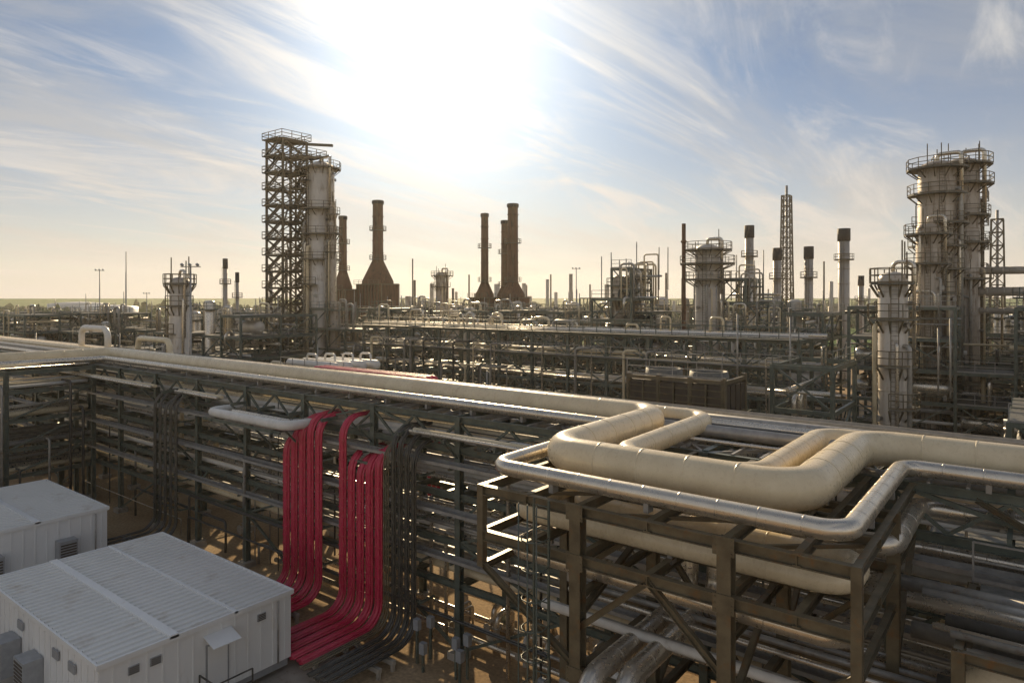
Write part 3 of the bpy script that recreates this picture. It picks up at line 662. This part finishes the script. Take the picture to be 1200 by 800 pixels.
lattice(-33.6,113,3,3,40,2.6,decks=True,leg=.25).build()
o=lattice(54.3,135,2.6,1.5,37,2.0,'flare_derrick'); X,Y=at(54.3,135); o.tube('flare_riser','grey_pipe',[(X,Y,0),(X,Y,39)],.25,seg=8); o.build()
o=lattice(78.2,110,2.4,1.6,29.5,2.0,'flare_derrick'); X,Y=at(78.2,110); o.tube('flare_riser','grey_pipe',[(X,Y,0),(X,Y,31)],.2,seg=8); o.build()
lattice(52.5,79,3.2,3.2,28,2.6,decks=True,leg=.22).build()
o=Obj('overhead_duct',(0,90,0))
for (z,r) in ((19.9,.42),(17.6,.5),(15.5,.35)):
    X,Y=at(51.5,74.5+z*.05); X2,Y2=at(66,66); o.tube('duct','vessel_shell',[(X,Y,z),(X2,Y2+2,z),(X2,Y2+2,5)],r,.8,14,1.5)
o.build()
def mast(e,n,z1,head=True):
    X,Y=at(e,n); o=Obj('light_mast',(X,Y,0)); o.lathe('pole','galv_steel',X,Y,[(.2,0),(.15,z1*.5),(.09,z1)],8)
    if head:
        for s in (-.7,0,.7):
            o.bar('crossarm','galv_steel',(X-.9,Y-.6,z1),(X+.9,Y+.6,z1),.1); o.bar('floodlights','trim_grey',(X+s,Y+s*.66,z1+.1),(X+s,Y+s*.66-.2,z1+.3),.3,.2)
    o.build()
mast(-90.6,150,22.8);mast(-84.8,150,27,False);mast(-86,152,22.6,False);mast(-33.9,72,20.2);mast(-107,200,18);mast(16,170,24,True);mast(66,85,19)

# distant refinery clutter
D=Obj('distant_refinery',at(0,330)+(0,)); g=random.Random(99)
for k in range(190):
    n=g.uniform(230,520); e=g.uniform(-.35,.75)*n; X,Y=at(e,n); t=g.random()
    if t<.35: r=g.uniform(.5,1.6); D.tube('columns',g.choice(['vessel_old','stack_grey']),[(X,Y,0),(X,Y,g.uniform(12,27))],r,seg=8)
    elif t<.5: D.tube('thin_stacks','stack_cap',[(X,Y,0),(X,Y,g.uniform(20,36))],g.uniform(.3,.7),seg=6)
    else:
        w=g.uniform(3,10);h=g.uniform(7,17); nn=4
        for i in range(nn+1):
            D.bar('frames','green_steel',(X-w+2*w*i/nn,Y,0),(X-w+2*w*i/nn,Y,h),.4)
        for z in (h*.33,h*.66,h): D.bar('frames','green_steel',(X-w,Y,z),(X+w,Y,z),.5)
        D.box('blocks',g.choice(['vessel_old','box_dark','galv_steel']),X-w*.6,X+w*.5,Y+1,Y+4,0,h*g.uniform(.4,.9))
D.build()
for (e,n,r,h) in ((-250,420,18,11),(260,330,16,11),(-330,520,20,12)):
    X,Y=at(e,n); o=Obj('storage_tank',(X,Y,0)); o.lathe('shell','white_pipe',X,Y,[(r,0),(r,h),(r*.5,h+1),(.2,h+1.5)],36); o.ladder(X,Y-r-.2,0,h); o.build()

# tree line
T=Obj('tree_line',at(0,800)+(0,)); g=random.Random(5); P=T.part('foliage_masses','foliage')
import bmesh
bm=bmesh.new(); bmesh.ops.create_icosphere(bm,subdivisions=1,radius=1); iv=[v.co.copy() for v in bm.verts]; ifc=[[v.index for v in f.verts] for f in bm.faces]; bm.free()
for k in range(4600):
    th=math.radians(g.uniform(-50,50)); n=g.uniform(420,900); X,Y=at(n*math.sin(th),n*math.cos(th)); hgt=g.uniform(3,9)*(1 if g.random()<.9 else 1.4); b=len(P['v'])
    w=g.uniform(2,6); zc=g.uniform(.2,.8)*hgt
    for v in iv: j=g.uniform(.6,1.3); P['v'].append((X+v.x*w*j,Y+v.y*w*j,max(0,zc+v.z*hgt*.5*j)))
    P['f']+=[tuple(b+i for i in f) for f in ifc]
T.build()

# ---------------------------------------------------------------- haze (real low-lying air volume)
hm=bpy.data.materials.new('haze_volume'); hm.use_nodes=True; nt=hm.node_tree; nt.nodes.remove(nt.nodes['Principled BSDF'])
vs=nt.nodes.new('ShaderNodeVolumeScatter'); vs.inputs['Color'].default_value=(1,.92,.80,1); vs.inputs['Density'].default_value=.00022; vs.inputs['Anisotropy'].default_value=.5
nt.links.new(vs.outputs[0],nt.nodes['Material Output'].inputs['Volume']); MATS['haze']=hm
me=bpy.data.meshes.new('atmospheric_haze'); o=Obj('x'); o.box('h','haze',-1100,700,-400,1300,-2,60); d=list(o.p.values())[0]
me.from_pydata(d['v'],[],d['f']); me.materials.append(hm); scene.collection.objects.link(bpy.data.objects.new('atmospheric_haze',me))

# ---------------------------------------------------------------- sun & sky
EL=math.radians(22); sd=at(-.10,1); sdir=V((sd[0],sd[1],0)).normalized()*math.cos(EL)+V((0,0,math.sin(EL)))
sl=bpy.data.lights.new('sun','SUN'); sl.energy=5; sl.angle=math.radians(.5); sl.color=(1,.77,.47)
so=bpy.data.objects.new('sun',sl); so.rotation_euler=sdir.to_track_quat('Z','Y').to_euler(); so.location=(0,0,80); scene.collection.objects.link(so)
w=bpy.data.worlds.new('World'); scene.world=w; w.use_nodes=True; nt=w.node_tree; N=nt.nodes; L=nt.links
bg=N['Background']; bg.inputs['Strength'].default_value=.13
sky=N.new('ShaderNodeTexSky'); sky.sky_type='NISHITA'; sky.sun_disc=False; sky.sun_elevation=EL; sky.sun_rotation=math.atan2(sdir.x,sdir.y); sky.dust_density=.4; sky.air_density=1.0
tc=N.new('ShaderNodeTexCoord'); nrm=N.new('ShaderNodeVectorMath'); nrm.operation='NORMALIZE'; L.new(tc.outputs['Generated'],nrm.inputs[0])
def math_(op,a,b=None,clamp=False):
    n=N.new('ShaderNodeMath'); n.operation=op; n.use_clamp=clamp
    for i,x in enumerate((a,b)):
        if x is None: continue
        if isinstance(x,(int,float)): n.inputs[i].default_value=x
        else: L.new(x,n.inputs[i])
    return n.outputs[0]
def mixc(f,a,b,bt='MIX'):
    n=N.new('ShaderNodeMix'); n.data_type='RGBA'; n.blend_type=bt
    if isinstance(f,(int,float)): n.inputs[0].default_value=f
    else: L.new(f,n.inputs[0])
    for i,x in ((6,a),(7,b)):
        if isinstance(x,tuple): n.inputs[i].default_value=(*x,1)
        else: L.new(x,n.inputs[i])
    return n.outputs[2]
sep=N.new('ShaderNodeSeparateXYZ'); L.new(nrm.outputs[0],sep.inputs[0])
z=math_('MAXIMUM',sep.outputs[2],0.0)
den=math_('ADD',z,.14); ux=math_('DIVIDE',sep.outputs[0],den); uy=math_('DIVIDE',sep.outputs[1],den)
cmb=N.new('ShaderNodeCombineXYZ'); L.new(ux,cmb.inputs[0]); L.new(uy,cmb.inputs[1])
def clouds(rot,sx,sy,sc,p0,p1,dist,off,rough=.6):
    mp=N.new('ShaderNodeMapping'); mp.inputs['Location'].default_value=(off,off*.7,0); mp.inputs['Rotation'].default_value=(0,0,math.radians(rot)); mp.inputs['Scale'].default_value=(sx,sy,1); L.new(cmb.outputs[0],mp.inputs[0])
    cn=N.new('ShaderNodeTexNoise'); cn.inputs['Scale'].default_value=sc; cn.inputs['Detail'].default_value=12; cn.inputs['Roughness'].default_value=rough; cn.inputs['Distortion'].default_value=dist
    L.new(mp.outputs[0],cn.inputs['Vector'])
    cr=N.new('ShaderNodeValToRGB'); cr.color_ramp.interpolation='EASE'; cr.color_ramp.elements[0].position=p0; cr.color_ramp.elements[1].position=p1; L.new(cn.outputs['Fac'],cr.inputs[0]); return cr.outputs[0]
ca=clouds(-65,1.0,.30,2.2,.44,.68,1.2,0,.64); cb=clouds(-50,1,.5,.9,.40,.62,.6,3.0,.6)
dt=N.new('ShaderNodeVectorMath'); dt.operation='DOT_PRODUCT'; L.new(nrm.outputs[0],dt.inputs[0]); dt.inputs[1].default_value=sdir
dp=math_('MAXIMUM',dt.outputs['Value'],0.0); back_fill=math_('MAXIMUM',math_('MULTIPLY',dt.outputs['Value'],-1.5),0.0,True)
g1=math_('POWER',dp,7.0); g2=math_('POWER',dp,46.0)
skyc=mixc(1.0,sky.outputs[0],(.25,.37,.50),'MULTIPLY')
cloudc=mixc(back_fill,mixc(g1,(4.7,4.75,4.8),(6.2,6.0,5.7)),(9,8.5,8.0))  # clouds opposite the sun, behind the camera, brightened as added fill light
c0=mixc(math_('MULTIPLY',cb,.68),skyc,mixc(g1,(2.9,3.1,3.3),(4.7,4.65,4.5)))
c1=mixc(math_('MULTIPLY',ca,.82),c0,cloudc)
hz=math_('POWER',math_('SUBTRACT',1.0,z),5.6)
c2=mixc(math_('MULTIPLY',hz,.9),c1,(7.0,5.95,4.75))
gl=mixc(1.0,c2,mixc(g2,(0,0,0),(6,5.6,4.9)),'ADD')
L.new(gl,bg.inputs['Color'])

# ---------------------------------------------------------------- camera
cd=bpy.data.cameras.new('camera'); cd.lens=24; cd.sensor_width=36; cd.shift_y=-52/1200; cd.clip_end=20000; cd.clip_start=.1
co=bpy.data.objects.new('camera',cd); co.location=(0,0,H); co.rotation_euler=(math.radians(90),0,math.radians(37.57)); scene.collection.objects.link(co); scene.camera=co
scene.view_settings.view_transform='Standard'; scene.view_settings.look='None'; scene.view_settings.exposure=0
print('verts',sum(len(m.vertices) for m in bpy.data.meshes))
